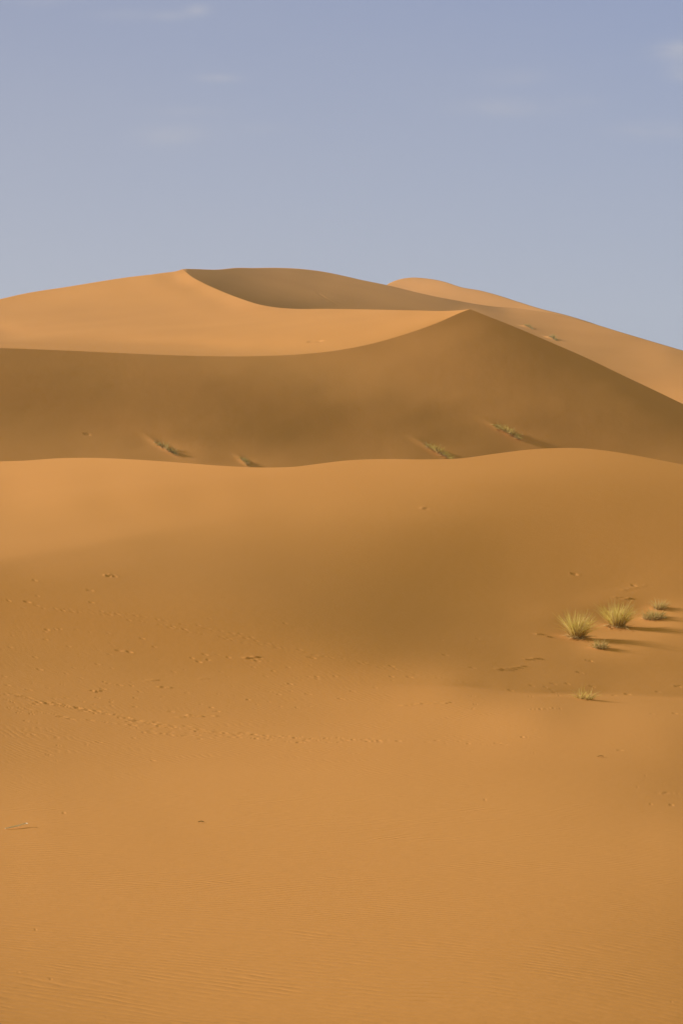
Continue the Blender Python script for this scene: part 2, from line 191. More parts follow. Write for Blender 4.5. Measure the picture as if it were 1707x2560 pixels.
 'B':((-360, 2070, 750, 1370),(40, 20),'160409 159282 158165 157045 155888 154645 153221 151774 150442 149222 148058 146921 145811 144739 143700 142695 141728 140802 139873 138913;161042 159788 158554 157341 156186 155064 153711 152236 150832 149548 148336 147158 146000 144875 143787 142731 141704 140722 139735 138709;161676 160318 158972 157663 156476 155405 154189 152747 151277 149915 148648 147427 146225 145044 143897 142782 141701 140636 139579 138515;162345 160909 159484 158091 156789 155696 154612 153275 151782 150341 149004 147731 146482 145248 144042 142869 141717 140582 139454 138331;163057 161557 160073 158609 157188 155968 154956 153781 152335 150830 149412 148075 146777 145484 144214 142977 141759 140554 139360 138169;163819 162251 160706 159191 157694 156290 155229 154222 152899 151373 149873 148440 147086 145750 144414 143112 141825 140552 139288 138029;164643 162982 161351 159772 158248 156740 155485 154547 153477 151983 150399 148899 147436 146045 144631 143262 141907 140567 139234 137899;165538 163754 162007 160329 158757 157261 155858 154796 153847 152639 150938 149290 147787 146366 144874 143434 142001 140589 139179 137761;166498 164575 162694 160892 159233 157802 156308 155127 154165 153137 151590 149754 148145 146695 145139 143628 142117 140603 139097 137602;167505 165444 163431 161520 159762 158246 156849 155510 154440 153493 152237 150345 148501 147029 145409 143814 142215 140620 139025 137430;168521 166350 164219 162175 160313 158757 157309 155994 154776 153752 152671 150951 148930 147353 145676 144005 142321 140621 138924 137237;169488 167264 165067 162926 160911 159170 157777 156473 155187 153985 152993 151392 149363 147720 145949 144200 142414 140616 138820 137030;170332 168125 165938 163758 161618 159606 158152 156822 155610 154275 153156 152089 149782 148037 146314 144422 142508 140594 138694 136811;170996 168863 166749 164650 162487 160117 158458 157239 155928 154772 153304 152184 150538 148383 146606 144600 142585 140587 138594 136605;171446 169402 167394 165340 163217 160874 158863 157558 156357 155128 153852 152427 150513 148961 146929 144794 142709 140608 138506 136433;171646 169728 167839 165916 163834 161478 159337 157994 156767 155561 154226 153038 151162 149117 147497 145116 142911 140733 138543 136357;171596 169799 168027 166258 164393 162117 159872 158398 157202 156027 154822 153391 151825 149454 147863 145524 143250 140982 138707 136432;171308 169629 167952 166262 164566 162802 160587 158784 157622 156516 155318 154084 152281 150026 148170 145988 143674 141341 139030 136741;170815 169283 167740 166143 164508 163230 161279 159315 157974 156923 155887 154644 152948 150707 148559 146405 144112 141832 139609 137417;170235 168865 167472 166015 164560 163468 161777 160012 158431 157300 156313 155182 153605 151484 149084 146832 144626 142492 140480 138623;169753 168589 167403 166169 164645 163577 162211 160422 158892 157739 156642 155546 154240 152262 149752 147475 145458 143670 142068 140579;169476 168473 167392 166148 164899 163696 162416 160864 159319 158044 156968 155859 154621 153017 150530 148366 146700 145426 144353 143311;169515 168497 167318 166190 165054 163778 162636 161271 159851 158436 157361 156146 154885 153582 151408 149581 148412 147803 147180 146597;169986 168688 167331 166408 165110 163970 162802 161582 160219 159045 157695 156609 155310 154001 152233 151304 151031 150831 150480 149915;170634 168814 167652 166575 165269 164118 163047 161857 160514 159488 158245 157041 155651 154478 152851 152731 153078 153422 153291 152253;170617 169225 168077 166766 165662 164375 163238 162166 160870 159704 158688 157423 156226 154789 153571 153298 153400 153557 153324 152221;169866 169215 168561 167356 166002 164824 163540 162459 161251 159919 158950 157969 156698 155289 153911 152888 152170 151476 150780 150106;169315 169144 168632 168009 166630 165276 164012 162769 161593 160349 159209 158089 157200 155836 154073 152251 150700 149537 148513 147726;169026 169009 168716 168320 167465 165955 164564 163241 161924 160740 159647 158405 157413 156404 154418 152294 150287 148526 146983 146065;169045 169126 169162 168892 168079 166875 165176 163764 162431 161122 159979 158824 157670 156692 155254 153279 151235 149321 147545 145653;168827 168950 168987 168894 168562 167667 166169 164312 162922 161612 160343 159153 157978 156896 155716 154072 152116 149981 147836 145706;168368 168550 168708 168749 168567 168153 167255 165473 163510 162102 160831 159548 158317 157134 155938 154443 152565 150449 148231 145878;167655 167834 167990 168123 168189 168062 167615 166709 164808 162743 161358 160023 158576 157427 156138 154566 152616 150432 148137 145936;166744 166955 167171 167378 167548 167677 167648 167243 166283 163942 161944 160566 159004 157649 156445 154832 152843 150661 148403 146143;165726 165968 166225 166515 166833 167115 167261 167128 166462 165020 163008 161147 159557 157995 156672 155157 153173 150973 148716 146473;164668 164957 165269 165615 165986 166348 166615 166657 166346 165517 163996 162039 160159 158470 156989 155492 153555 151386 149154 146928;163627 163958 164308 164696 165113 165520 165858 166051 165993 165570 164613 162990 160980 159043 157387 155845 153955 151823 149631 147454;162644 163010 163404 163826 164275 164729 165144 165452 165573 165402 164824 163729 161918 159786 157902 156253 154387 152300 150170 148073;161751 162169 162603 163074 163576 164089 164581 165002 165272 165282 164919 164036 162815 160703 158526 156741 154858 152830 150789 148812;160881 161377 161874 162384 162926 163514 164117 164662 165068 165227 165045 164445 163467 161639 159393 157324 155377 153447 151512 149588'),
 'C':((-360, 1200, 650, 910),(30, 14),'278887 270988 263253 255085 246056 235700 223595 210729 196731 175374 153308 137480 121512 104486;272623 265997 259130 251913 244223 235695 225881 213525 197894 176866 153899 133424 114101 96192;265636 259469 253070 246451 239453 231849 223030 212115 197279 178014 155678 133228 111415 89799;257560 251834 245951 239827 233458 226738 219430 210663 198258 179803 157198 133437 109015 84390;249139 243997 238704 233254 227653 221933 216026 209784 199756 182317 159141 133308 106218 78692;240978 236482 231908 227257 222570 217922 213657 209219 201571 185708 161591 133146 103284 73347;233574 229732 225885 222142 218623 215542 212778 208327 202576 190818 164741 132240 100732 69820;227444 224208 221063 218138 215842 214650 212887 207391 202386 197034 169138 132297 100476 69416;222948 220449 218100 216174 215090 214573 211655 206735 199824 194010 172198 136849 104086 72193;220050 218249 216624 215417 215047 213774 210573 205945 198282 190046 173616 142838 110509 78399;218429 217064 215958 215173 214761 212722 209931 204839 196093 187832 174951 147585 117718 87264;217738 216560 215710 215287 213930 211883 209283 204147 194474 185541 176038 151993 124870 97042;217477 216483 215473 214862 213126 211137 208546 203040 193181 183352 176770 156102 131434 106198;217061 216231 215386 214319 212432 210538 207755 201651 191560 180959 176537 159345 136761 113768;216607 215791 215061 213313 211674 209949 206827 200324 189867 178774 175601 161830 140941 119647;217715 215124 214181 213379 210776 209069 205810 198560 188117 177216 174476 164060 144488 124318;222901 218146 213415 210806 210800 208395 203664 196442 186080 175541 173201 165523 146962 128646;229848 223795 217766 212179 208690 207221 202879 193352 183286 174272 171360 166050 149714 133715;235756 228952 222393 216334 210603 203757 199211 190888 180563 172952 169641 165732 152452 139188;239887 232662 225561 218541 211335 203529 195798 188000 178329 171387 168653 165152 154551 144251;242326 234736 227157 219497 211578 203227 193990 184908 175771 169733 167593 164181 156534 148805;243317 235336 227286 219057 210475 201287 191267 181550 173246 168835 166670 163308 158069 152592;243015 234560 226012 217255 208203 198680 188408 178308 170894 168075 165465 162665 159352 155728;241625 232753 223736 214456 204783 194814 184590 175629 169406 167222 164447 162700 160775 158631;239317 230183 220952 211495 201718 191537 180972 172312 168402 165746 164026 163248 162172 160855;235933 226647 217308 207807 198058 188027 177833 170140 166765 165200 164523 163788 162846 161787;231301 221815 212291 202669 192975 183397 174258 167455 166107 165230 164208 163227 162293 161319;225626 215874 206118 196366 186757 177641 169653 166377 166767 165503 163927 162532 161316 160144;219501 209493 199570 189898 180785 172798 167243 165727 165665 164781 163492 162043 160549 159019;213313 203302 193438 184252 176514 171143 168442 167242 166511 165789 164323 162408 160334 158114'),
 'D':((400, 2070, 650, 1130),(32, 18),'231392 227020 222890 219258 215769 212455 209041 205211 201348 197507 193729 189968 186199 182389 178507 174527 170469 166432;236779 230860 226264 222427 218958 215620 212174 208558 204859 201098 197294 193440 189516 185500 181378 177151 172800 168346;241888 233971 227953 224316 221991 219112 215340 211726 207971 204222 200378 196444 192375 188169 183823 179345 174761 170064;246900 238718 231042 225960 222902 219971 216930 213575 210125 206524 202758 198793 194621 190254 185710 181020 176201 171294;251430 242993 234827 228974 224711 221531 218268 215103 211796 208325 204588 200565 196273 191744 187018 182132 177122 172012;254725 246450 238755 231860 227268 223627 220121 216744 213484 209930 206052 201847 197366 192652 187745 182684 177497 172219;257135 249264 241961 234786 229472 226159 222153 219049 215374 211442 207157 202646 197915 193002 187923 182704 177369 171942;259506 252272 244626 237260 231816 228230 225895 221091 216974 212275 207675 202844 197929 192837 187619 182266 176808 171253;262405 255296 248124 240093 233587 230377 225926 221798 217042 212367 207543 202631 197551 192333 186978 181509 175932 170266;265523 258055 250498 242598 235788 231996 227488 222269 217377 212521 207596 202471 197181 191755 186224 180600 174885 169093;268527 260809 253141 245179 238159 233528 228826 223868 219070 213955 208518 202873 197129 191337 185520 179669 173774 167827;270623 263428 255835 247668 240196 235181 231559 227709 222455 216463 210144 203708 197320 191034 184846 178721 172619 166513;271507 265691 258659 251359 242382 236824 234206 230159 225135 218679 211481 204264 197252 190511 183997 177642 171379 165149;272340 266227 259437 252564 245715 238142 235097 233278 227049 218908 211105 203455 196257 189363 182766 176343 170041 163773;274592 268461 262004 255594 248519 241575 234369 227470 221422 214775 207910 201011 194256 187674 181264 174972 168751 162550;279937 274000 268316 261669 254071 242715 231558 224160 217235 211206 204925 198705 192428 186231 180070 173955 167844 161736;286556 280764 275610 269206 262176 248278 235362 226579 218809 211570 204807 198381 192120 185954 179846 173776 167704 161613;291819 285528 278449 270282 259543 248682 238335 229613 221847 214142 207037 200165 193573 187165 180910 174720 168563 162397;295944 287988 279364 269804 259936 249569 239955 232096 224420 217478 210292 203204 196303 189619 183108 176743 170440 164149;298912 289701 280037 269960 259453 249447 240884 233099 225789 219753 213312 206437 199546 192775 186177 179657 173208 166783;301088 291151 280923 270453 260068 249968 240968 233932 226908 221109 215862 209624 202962 196223 189559 183059 176610 170150;302960 292708 282277 271767 261344 251365 242034 234132 228356 221582 216906 212031 205630 199317 193099 186772 180439 174071;304766 294476 284049 273579 263222 253080 243438 234838 228610 222640 216860 212800 207726 201824 195897 190216 184385 178339;306694 296483 286154 275774 265429 255281 245521 236403 228303 222571 217348 211998 208121 203038 198910 193969 188398 182583;308815 298708 288489 278201 267918 257738 247846 238504 230114 223355 217282 211515 206630 203385 200762 196256 191055 185751;311154 301126 290993 280775 270516 260302 250270 240665 231893 224473 217969 212073 207282 203219 199200 195614 191664 187376;313698 303703 293612 283434 273199 262964 252859 243090 233925 225597 218370 212100 206879 202952 199270 195559 191952 188302;316414 306395 296293 286113 275866 265593 255373 245336 235665 226679 218842 212266 206968 202722 198895 195395 192074 188863;319238 309129 298955 288706 278382 267995 257590 247262 237185 227661 219209 212295 206733 202419 198690 195094 191958 189057;322093 311838 301515 291120 280626 270035 259377 248745 238328 228441 219556 212207 206576 202138 198309 194826 191712 188876;324899 314439 303910 293281 282525 271630 260639 249679 238972 228850 219713 212148 206157 201721 197993 194361 191335 188687;327679 316921 306127 295212 284123 272850 261440 250023 238862 228367 219136 211744 205868 201385 197573 194083 191285 188636'),
 'F':((900, 1620, 680, 900),(16, 9),'290825 286812 281868 275764 270320 262359 253514 244309 234728;287519 284114 281802 277655 271496 263647 254629 245264 235370;285168 282134 280789 277048 271147 263407 254683 245371 235797;285412 281214 280359 277377 270840 263057 254290 245149 235580;284741 281422 279179 277321 270872 262788 254036 244918 235544;284917 281343 278221 277043 270748 262823 254110 245033 235765;285408 281497 277815 276380 270975 263350 254646 245570 236348;287106 282298 277831 275356 271156 263842 255173 246221 237274;290614 284316 278531 274533 271473 264008 255459 246740 238349;295460 287910 280514 274354 269417 262872 254841 246737 238902;301439 292800 283865 274983 269026 261875 253678 245912 239766;308145 298634 288721 278695 268974 258770 250483 244792 239357;315604 305751 295705 284576 273043 260876 251551 248899 241331;323028 314117 304238 294484 284429 277632 268628 257024 251996;331340 322202 312963 303213 293783 282207 272622 265294 255904;339453 329879 320679 311601 301605 297664 286924 270308 256560'),
}

def bs(x, n, lo, hi):
    m = n-3; h = (hi-lo)/m; p = np.clip((np.asarray(x, float)-lo)/h, 0, m-1e-9); i = p.astype(int); f = p-i
    return i, ((1-f)**3/6, (3*f**3-6*f*f+4)/6, (-3*f**3+3*f*f+3*f+1)/6, f**3/6)
CO = {k: (r, n, (np.array([[int(a) for a in q.split()] for q in s.split(';')])+4e5)/1e5) for k, (r, n, s) in COEF.items()}
def qev(name, u, v):
    r, n, c = CO[name]; i, a = bs(u, n[0], r[0], r[1]); j, b = bs(v, n[1], r[2], r[3])
    o = 0.0
    for k in range(4):
        for l in range(4): o = o + a[k]*b[l]*c[i+k, j+l]
    if name == 'A': o = o + ridge_step(u, v)
    return o
def pchip(x, y, xi):
    h = np.diff(x); dl = np.diff(y)/h; m = np.zeros(len(x))
    if len(x) == 2: return y[0]+(xi-x[0])*dl[0]
    m[1:-1] = (dl[:-1]*h[1:]+dl[1:]*h[:-1])/(h[1:]+h[:-1]); m[0] = 1.5*dl[0]-.5*m[1]; m[-1] = 1.5*dl[-1]-.5*m[-2]
    k = np.clip(np.searchsorted(x, xi)-1, 0, len(h)-1); t = (xi-x[k])/h[k]; H = h[k]
    r = (2*t**3-3*t**2+1)*y[k]+(t**3-2*t**2+t)*H*m[k]+(-2*t**3+3*t**2)*y[k+1]+(t**3-t**2)*H*m[k+1]
    r = np.where(t < 0, y[0]+m[0]*(xi-x[0]), r); return np.where(t > 1, y[-1]+m[-1]*(xi-x[-1]), r)
CUR = {k: [np.array([[float(a) for a in p.split(',')] for p in q.split()]) for q in s.split('|')] for k, s in CURVES.items()}
def curve(name, u):
    segs = CUR[name]; u = np.asarray(u, float); out = np.zeros_like(u)
    for k, s in enumerate(segs):
        lo = -1e9 if k == 0 else s[0, 0]; hi = 1e9 if k == len(segs)-1 else s[-1, 0]
        m = (u >= lo) & (u <= hi); out[m] = pchip(s[:, 0], s[:, 1], u[m])
    return out
def smooth(x, a, b):
    t = np.clip((x-a)/(b-a), 0, 1); return t*t*(3-2*t)
def ridge_step(u, v):
    d = curve('RIDGE', np.ravel(u)).reshape(np.shape(u))-v
    k = 0.0; uu = np.ravel(u)
    for nm, dl, wd, a, b in (('EDGE1', KINK1, 6., 400, 900), ('EDGE2', KINK2, 12., 100, 760)):
        e = curve(nm, uu).reshape(np.shape(u))-v; k = k+dl*wd*np.log1p(np.exp(np.clip(e/wd, -40, 200)))*np.exp(-np.clip(e, 0, None)/90.)*(1-smooth(u, a, b))
    k = k-KINK3*smooth(u, 700, 1400)*4.*np.log1p(np.exp(np.clip(d/4., -40, 200)))*np.exp(-np.clip(d, 0, None)/90.)
    return k+RIDGE_A*smooth(u, 900, 1450)/(1+np.exp(-np.clip((d-4)/2.2, -40, 40)))*np.exp(-np.clip(d, 0, None)/110.)
def P3(name, u, v, q=None):
    q = qev(name, u, v) if q is None else q
    Y = np.exp(q); return np.stack([(u-CXX)/FU*Y, Y, (CYY-v)/FU*Y], -1)
def grid_mesh(name, P, mat, flip=False):
    nr, ncol = P.shape[:2]
    me = bpy.data.meshes.new(name); me.vertices.add(nr*ncol); me.vertices.foreach_set('co', P.astype(np.float32).ravel())
    i = (np.arange(nr-1)[:, None]*ncol+np.arange(ncol-1)[None]).ravel()
    f = np.stack([i, i+ncol, i+ncol+1, i+1], 1)
    me.loops.add(f.size); me.loops.foreach_set('vertex_index', f.astype(np.int32).ravel())
    me.polygons.add(len(f)); me.polygons.foreach_set('loop_start', np.arange(0, f.size, 4, dtype=np.int32))
    me.polygons.foreach_set('use_smooth', np.ones(len(f), bool))
    me.update(calc_edges=True); me.materials.append(mat)
    o = bpy.data.objects.new(name, me); C.objects.link(o); return o
def back_rows(p, steps, s0, s1):
    """rows carried on behind a crest p (n,3), falling away"""
    d = p[:, :2]/np.linalg.norm(p[:, :2], axis=1)[:, None]; out = []; z = p[:, 2].copy(); prev = 0
    for k, s in enumerate(steps):
        f = k/(len(steps)-1); z = z-(s-prev)*(s0+(s1-s0)*min(1, f*1.6)); prev = s
        out.append(np.c_[p[:, :2]+d*s, z])
    return out[::-1]
def front_rows(p, steps, drop):
    d = p[:, :2]/np.linalg.norm(p[:, :2], axis=1)[:, None]
    return [np.c_[p[:, :2]-d*s, p[:, 2]-drop*s] for s in steps]
def widen(G, steps):
    """carry a surface grid on sideways past the strip that was shaped in detail"""
    L_ = [G[:, :1]-np.array([s, 0, 0]) for s in steps[::-1]]; R_ = [G[:, -1:]+np.array([s, 0, 0]) for s in steps]
    return np.concatenate(L_+[G]+R_, axis=1)
def skirts(G, left, right, drop):
    L_ = [G[:, :1]-np.array([s, 0, drop*s]) for s in left[::-1]]; R_ = [G[:, -1:]+np.array([s, 0, -drop*s]) for s in right]
    return np.concatenate(L_+[G]+R_, axis=1)
def st(o): o['kind'] = 'structure'; return o
def uline(a, b, step, pad=8):
    return np.r_[np.arange(a, -20, pad), np.arange(-20, 1727, step), np.arange(1727, b, pad)]

# near dune and the sand flat in front of it
uA = uline(-350, 2060, A_STEP)
topA = curve('S1', uA)
vr = np.r_[np.linspace(1150, 1156, 7)[:-1], np.arange(1156, 1490, A_STEP), np.arange(1490, 1900, A_STEP*.6), np.arange(1900, 2600, A_STEP)]
tt = (vr-1150)/1450.
VA = topA[None]+(2600-topA[None])*tt[:, None]
VA = np.r_[VA, np.linspace(2640, 2980, 10)[:, None]+0*VA[:10]]
UA = np.broadcast_to(uA[None], VA.shape)
PA = P3('A', UA, VA)
# footprints, scuffs and little drifts pressed into the sand
rng = np.random.RandomState(7)
def ground(name, u, v): return P3(name, np.array([float(u)]), np.array([float(v)]))[0]
def dent(u, v, L, W, ang, depth, rim=.45):
    """an oval hollow of L x W metres, turned ang, depth metres deep, its rim thrown up down-sun"""
    c = ground('A', u, v)
    j0 = np.searchsorted(uA, u-3*L*FU/c[1]-6); j1 = np.searchsorted(uA, u+3*L*FU/c[1]+6)
    if j1 <= j0: return
    colv = VA[:, (j0+j1)//2 if j1 < len(uA) else -1]
    i0 = np.searchsorted(colv, v-40); i1 = np.searchsorted(colv, v+40)
    S = PA[i0:i1, j0:j1]; dx = S[..., 0]-c[0]; dy = S[..., 1]-c[1]
    ca, sa = math.cos(ang), math.sin(ang); a = (dx*ca+dy*sa)/L*2; b = (-dx*sa+dy*ca)/W*2
    r = np.sqrt(a*a+b*b)
    S[..., 2] += -depth*np.exp(-(r**2.4)*.9)+depth*rim*np.exp(-((r-1.55)/.42)**2)
def mound(u, v, L, W, ang, h, tail=0.0):
    c = ground('A', u, v); S = PA; 
    j0 = max(0, np.searchsorted(uA, u-3*(L+tail)*FU/c[1])); j1 = np.searchsorted(uA, u+3*(L+tail)*FU/c[1])
    S = PA[:, j0:j1]; dx = S[..., 0]-c[0]; dy = S[..., 1]-c[1]
    ca, sa = math.cos(ang), math.sin(ang); a = (dx*ca+dy*sa); b = (-dx*sa+dy*ca)
    a = np.where(a > 0, a/(L*.5+tail), a/(L*.5)); b = b/W*2
    S[..., 2] += h*np.exp(-(a*a+b*b))
def carve(P, c, L, W, ang, depth, rim=.22, mound_h=0.0, tail=0.0, win=3.2):
    """oval hollow (depth) or heap (mound_h) of L x W metres round point c of the surface grid P"""
    R = win*max(L+2*tail, W)/2
    m = (np.abs(P[..., 0]-c[0]) < R) & (np.abs(P[..., 1]-c[1]) < R*1.6)
    if not m.any(): return
    ii, jj = np.where(m); i0, i1, j0, j1 = ii.min(), ii.max()+1, jj.min(), jj.max()+1
    S = P[i0:i1, j0:j1]; dx = S[..., 0]-c[0]; dy = S[..., 1]-c[1]
    ca, sa = math.cos(ang), math.sin(ang); a = dx*ca+dy*sa; b = (-dx*sa+dy*ca)/W*2
    a = np.where(a > 0, a/(L/2+tail), a/(L/2))
    r = np.sqrt(a*a+b*b)
    if depth: S[..., 2] += -depth*np.exp(-.9*r**2.4)+depth*rim*np.exp(-((r-1.55)/.42)**2)
    if mound_h: S[..., 2] += mound_h*np.exp(-r*r)
def print_px(u, v, wpx=10, k=1.0, ang=None, P=None, layer='A', asp=.42):
    c = P3(layer, np.array([float(u)]), np.array([float(v)]))[0]
    w = wpx*c[1]/FU
    a = rng.uniform(-.8, -.2) if ang is None else ang
    carve(PA if P is None else P, c, w*1.7, w*1.7*asp*rng.uniform(.8, 1.3), a, w*.20*k*rng.uniform(.7, 1.25))
def track(pts, step, wpx, k, jit_u=3, jit_v=1.6, P=None, skip=.12):
    pts = np.array(pts, float); d = np.r_[0, np.cumsum(np.hypot(*np.diff(pts, axis=0).T))]
    s = 0.0; side = 1
    while s < d[-1]:
        u = np.interp(s, d, pts[:, 0]); v = np.interp(s, d, pts[:, 1])
        if rng.rand() > skip:
            print_px(u+rng.normal()*jit_u, v+side*1.5+rng.normal()*jit_v, wpx*rng.uniform(.7, 1.35), k*rng.uniform(.5, 1.3), P=P)
        s += step*rng.uniform(.6, 1.4); side = -side
def scarp(u0, v0, u1, v1, hpx, n=None):
    """small crusted drift edge: a run of short overlapping lips"""
    n = n or max(2, int(abs(u1-u0)/9)); 
    for i in range(n):
        f = (i+.5)/n; u = u0+(u1-u0)*f+rng.normal()*2; v = v0+(v1-v0)*f+rng.normal()*1.2
        c = ground('A', u, v); w = c[1]/FU
        carve(PA, c, 20*w, 6*w, rng.uniform(-.35, .25), 0, mound_h=hpx*w*rng.uniform(.5, 1.3))
        carve(PA, c+np.array([6*w, -5*w, 0]), 15*w, 6*w, rng.uniform(-.4, .2), hpx*.6*w*rng.uniform(.4, 1.2), rim=.2)
M1 = [(0,1730),(40,1739),(75,1747),(110,1757),(160,1765),(205,1773),(260,1782),(310,1792),(350,1803),(390,1812),(430,1820),(480,1825),(520,1829),(600,1836),(700,1842),(800,1848),(880,1850),(960,1854)]
track(M1, 13, 12, 1.0, jit_v=1.2)
track([(120,1759),(170,1768),(330,1797),(440,1818),(540,1826),(640,1836)], 18, 11, .8)
track([(900,1850),(990,1853),(1090,1855),(1180,1858),(1290,1864)], 26, 10, .8)
track([(15,1749),(60,1774),(100,1782),(140,1786),(190,1798),(240,1804),(290,1808),(330,1820),(380,1831),(440,1838),(500,1843),(560,1849)], 18, 11, .8)
track([(520,1833),(640,1846),(760,1852),(850,1855)], 17, 10, 1.0)
track([(300,1803),(350,1815),(420,1830),(500,1838)], 20, 10, .7)
track([(150,1526),(214,1527),(329,1535),(432,1553),(497,1567),(559,1582),(596,1590),(672,1608),(739,1624),(806,1639),(873,1651),(945,1666)], 13, 7, .45, 2, 1.2)
track([(945,1666),(1021,1682),(1108,1697),(1208,1712)], 17, 7, .6, 2, 1.2)
track([(230,1532),(287,1539),(337,1549),(394,1560),(459,1575),(513,1586),(582,1600),(610,1606),(667,1616),(730,1630)], 13, 7, .45, 2, 1.2)
track([(60,1515),(120,1520),(200,1530)], 22, 7, .6)
S4 = "230,133 590,198 720,100 742,104 180,273 60,265 930,512 780,592 848,600 718,615 232,635 262,715 218,803 50,818 190,848 318,835 710,805 785,818 865,822 675,842 600,855 625,862 640,900 435,903 540,925 355,905 1080,830 1135,730 1365,652 1340,617 1300,665 1222,868 1310,940 1380,962 1420,990 885,902 880,957 728,928 730,950 260,1095 322,1117 375,1160 175,1137 218,1140 172,1050 385,1212 575,1207 650,1190 323,1272 362,1310 1000,1308 880,1162 915,862 60,915 250,1065 120,998 140,990 205,1005 290,997 65,965 30,760 70,570 410,812 530,770 1120,990 210,950 430,945 235,940 640,680 5,635 600,277 310,455 300,520"
for p in S4.split():
    x, y = map(float, p.split(',')); print_px(x/2.613, 1400+y/2.613, rng.uniform(7, 11), .85)
S5 = "445,122 40,313 570,298 590,302 460,352 383,370 280,350 285,308 300,318 610,400 612,412 707,398 568,400 470,438 410,492 305,547 505,561 423,556 60,562 92,582 730,515 745,518 797,477 915,457 1000,345 1000,400 1004,420 1095,403 1280,288 1420,353 1260,207 1450,202 1420,502 1420,567 1440,545 365,532 250,520 360,476 440,450 565,492 210,175 150,300"
for p in S5.split():
    x, y = map(float, p.split(',')); print_px(500+x/2.09, 1500+y/2.09, rng.uniform(6, 10), 1.0)
S3 = "380,985 490,997 535,1018 562,1040 585,1062 760,882 740,880 830,790 850,796 1310,1205 1505,1203 320,1388 390,1512 870,1342 1075,1493 1375,1035 550,970 1020,1060 660,970 855,992 215,1022 370,1068 1130,1052 1180,200 715,110 1560,990 1525,992"
for p in S3.split():
    x, y = map(float, p.split(',')); print_px(1207+x/3.136, 1400+y/3.136, rng.uniform(7, 10), 1.4)
for u, v in ((1629,2011),(1675,2012),(1210,1999),(1673,1961),(1660,1964),(369,2209),(90,2324),(52,2431),(124,2447),(551,2298),(564,2421),(264,2543),(1590,1967),(1680,2505),(160,2032)):
    print_px(u, v, rng.uniform(6, 9), 1.2)
for i in range(70):   # faint old marks over the trampled hollow
    u = rng.uniform(0, 760); v = 1640+rng.normal()*70+.12*u
    print_px(u, v, rng.uniform(5, 8), rng.uniform(.35, .9))
for i in range(40):
    print_px(rng.uniform(700, 1700), rng.uniform(1600, 1960), rng.uniform(4, 7), rng.uniform(.3, .8))
scarp(432, 1793, 540, 1788, 3.2); scarp(1004, 1762, 1120, 1757, 2.2); scarp(1318, 1773, 1405, 1769, 2.0, 5)
scarp(1238, 1676, 1280, 1673, 3.0, 4); scarp(1276, 1671, 1312, 1666, 3.0, 4); scarp(1312, 1650, 1352, 1646, 3.4, 4)
scarp(1535, 1493, 1582, 1496, 2.4, 4); scarp(1342, 1586, 1372, 1592, 4.5, 3); scarp(1550, 1476, 1620, 1462, 1.6, 5)
scarp(1050, 1268, 1064, 1271, 2, 2); scarp(262, 1439, 290, 1437, 3.0, 3); scarp(365, 1703, 400, 1701, 2.2, 3)
scarp(395, 1717, 425, 1719, 2.6, 3); scarp(500, 1698, 525, 1696, 1.6, 2); scarp(610, 1646, 650, 1641, 2.2, 4); scarp(228, 1724, 250, 1730, 2.4, 3)
for i in range(16):  # broken crust at the right edge
    f = i/15; print_px(1639+f*72, 1982+2.5*f+rng.normal()*.8, 9, 1.0, ang=0.1)
# sand heaped against the grass tussocks
TUFTS = [  # u, v, height px, half width px, blades, lean, kind
 (1440, 1597, 76, 28, 460, .10, 'green'), (1541, 1570, 70, 31, 440, .05, 'green'), (1632, 1549, 24, 32, 380, .25, 'flat'),
 (1646, 1523, 26, 17, 200, .15, 'straw'), (1499, 1622, 22, 20, 230, .30, 'flat'), (1461, 1748, 40, 22, 110, .0, 'sparse')]
for u, v, h, w, n_, ln_, kd in TUFTS:
    c = ground('A', u, v); s = c[1]/FU
    carve(PA, c+np.array([-4*s, 0, 0]), w*2.2*s, w*2.0*s, -.3, 0, mound_h=(.16 if kd != 'sparse' else .05)*w*s, tail=w*1.2*s)

backA = back_rows(PA[0], [1.5, 4, 8, 14, 24, 40, 60], .10, .30)
lastA = PA[-1]; nearA = []
for k in range(1, 9):
    f = k/8; y = lastA[:, 1]*(1-f)-60*f
    z = np.where(y > 0, np.interp(y, [0, 19], [-1.7, -4.9])*.5+lastA[:, 2]*.5, -1.8-.02*y); 
    nearA.append(np.c_[lastA[:, 0]*(1+f*1.5), y, z])
o = st(grid_mesh('sand_dune', widen(np.concatenate([np.array(backA), PA, np.array(nearA)]), (2, 6, 15, 35, 80)), SAND))

# the tall dune: its shaded face and, beyond the brink, its sunlit back
uB = uline(-350, 2060, 4)
brink = lambda u: np.where(u < 1174, curve('BRINK', np.minimum(u, 1174)), curve('BR', np.maximum(u, 1174)))
uB = np.unique(np.r_[uB, 1174.0]); tB = brink(uB); bB = curve('S1', uB)+60
t_ = np.linspace(0, 1, 150)[:, None]**1.15
VB = tB[None]+(np.maximum(bB, tB+30)-tB)[None]*t_; UB = np.broadcast_to(uB[None], VB.shape); PB = P3('B', UB, VB)
uC = uB[uB <= 1174]; tC = curve('CTOP', uC); bC = curve('BRINK', uC)
VC = tC[None]+np.maximum(bC-tC, 0)[None]*np.linspace(0, 1, 90)[:, None]; UC = np.broadcast_to(uC[None], VC.shape)
qC = qev('C', UC, VC); qBr = qev('B', uC, bC); w = np.linspace(0, 1, 90)[:, None]**3
jump = (qBr-qC[-1])[None]; near_peak = smooth(uC, 1060, 1174)[None]
qC = qC+jump*(w*(1-near_peak)+near_peak)
PC = P3('C', UC, VC, qC)
def on(layer, u, v): return P3(layer, np.array([float(u)]), np.array([float(v)]))[0]
BT = [((1236, 1066), (1296, 1098), 22, 420, 'sparse'), ((1060, 1113), (1126, 1150), 23, 460, 'sparse'), ((387, 1106), (440, 1138), 16, 340, 'dark'), ((602, 1148), (622, 1166), 11, 150, 'dark')]
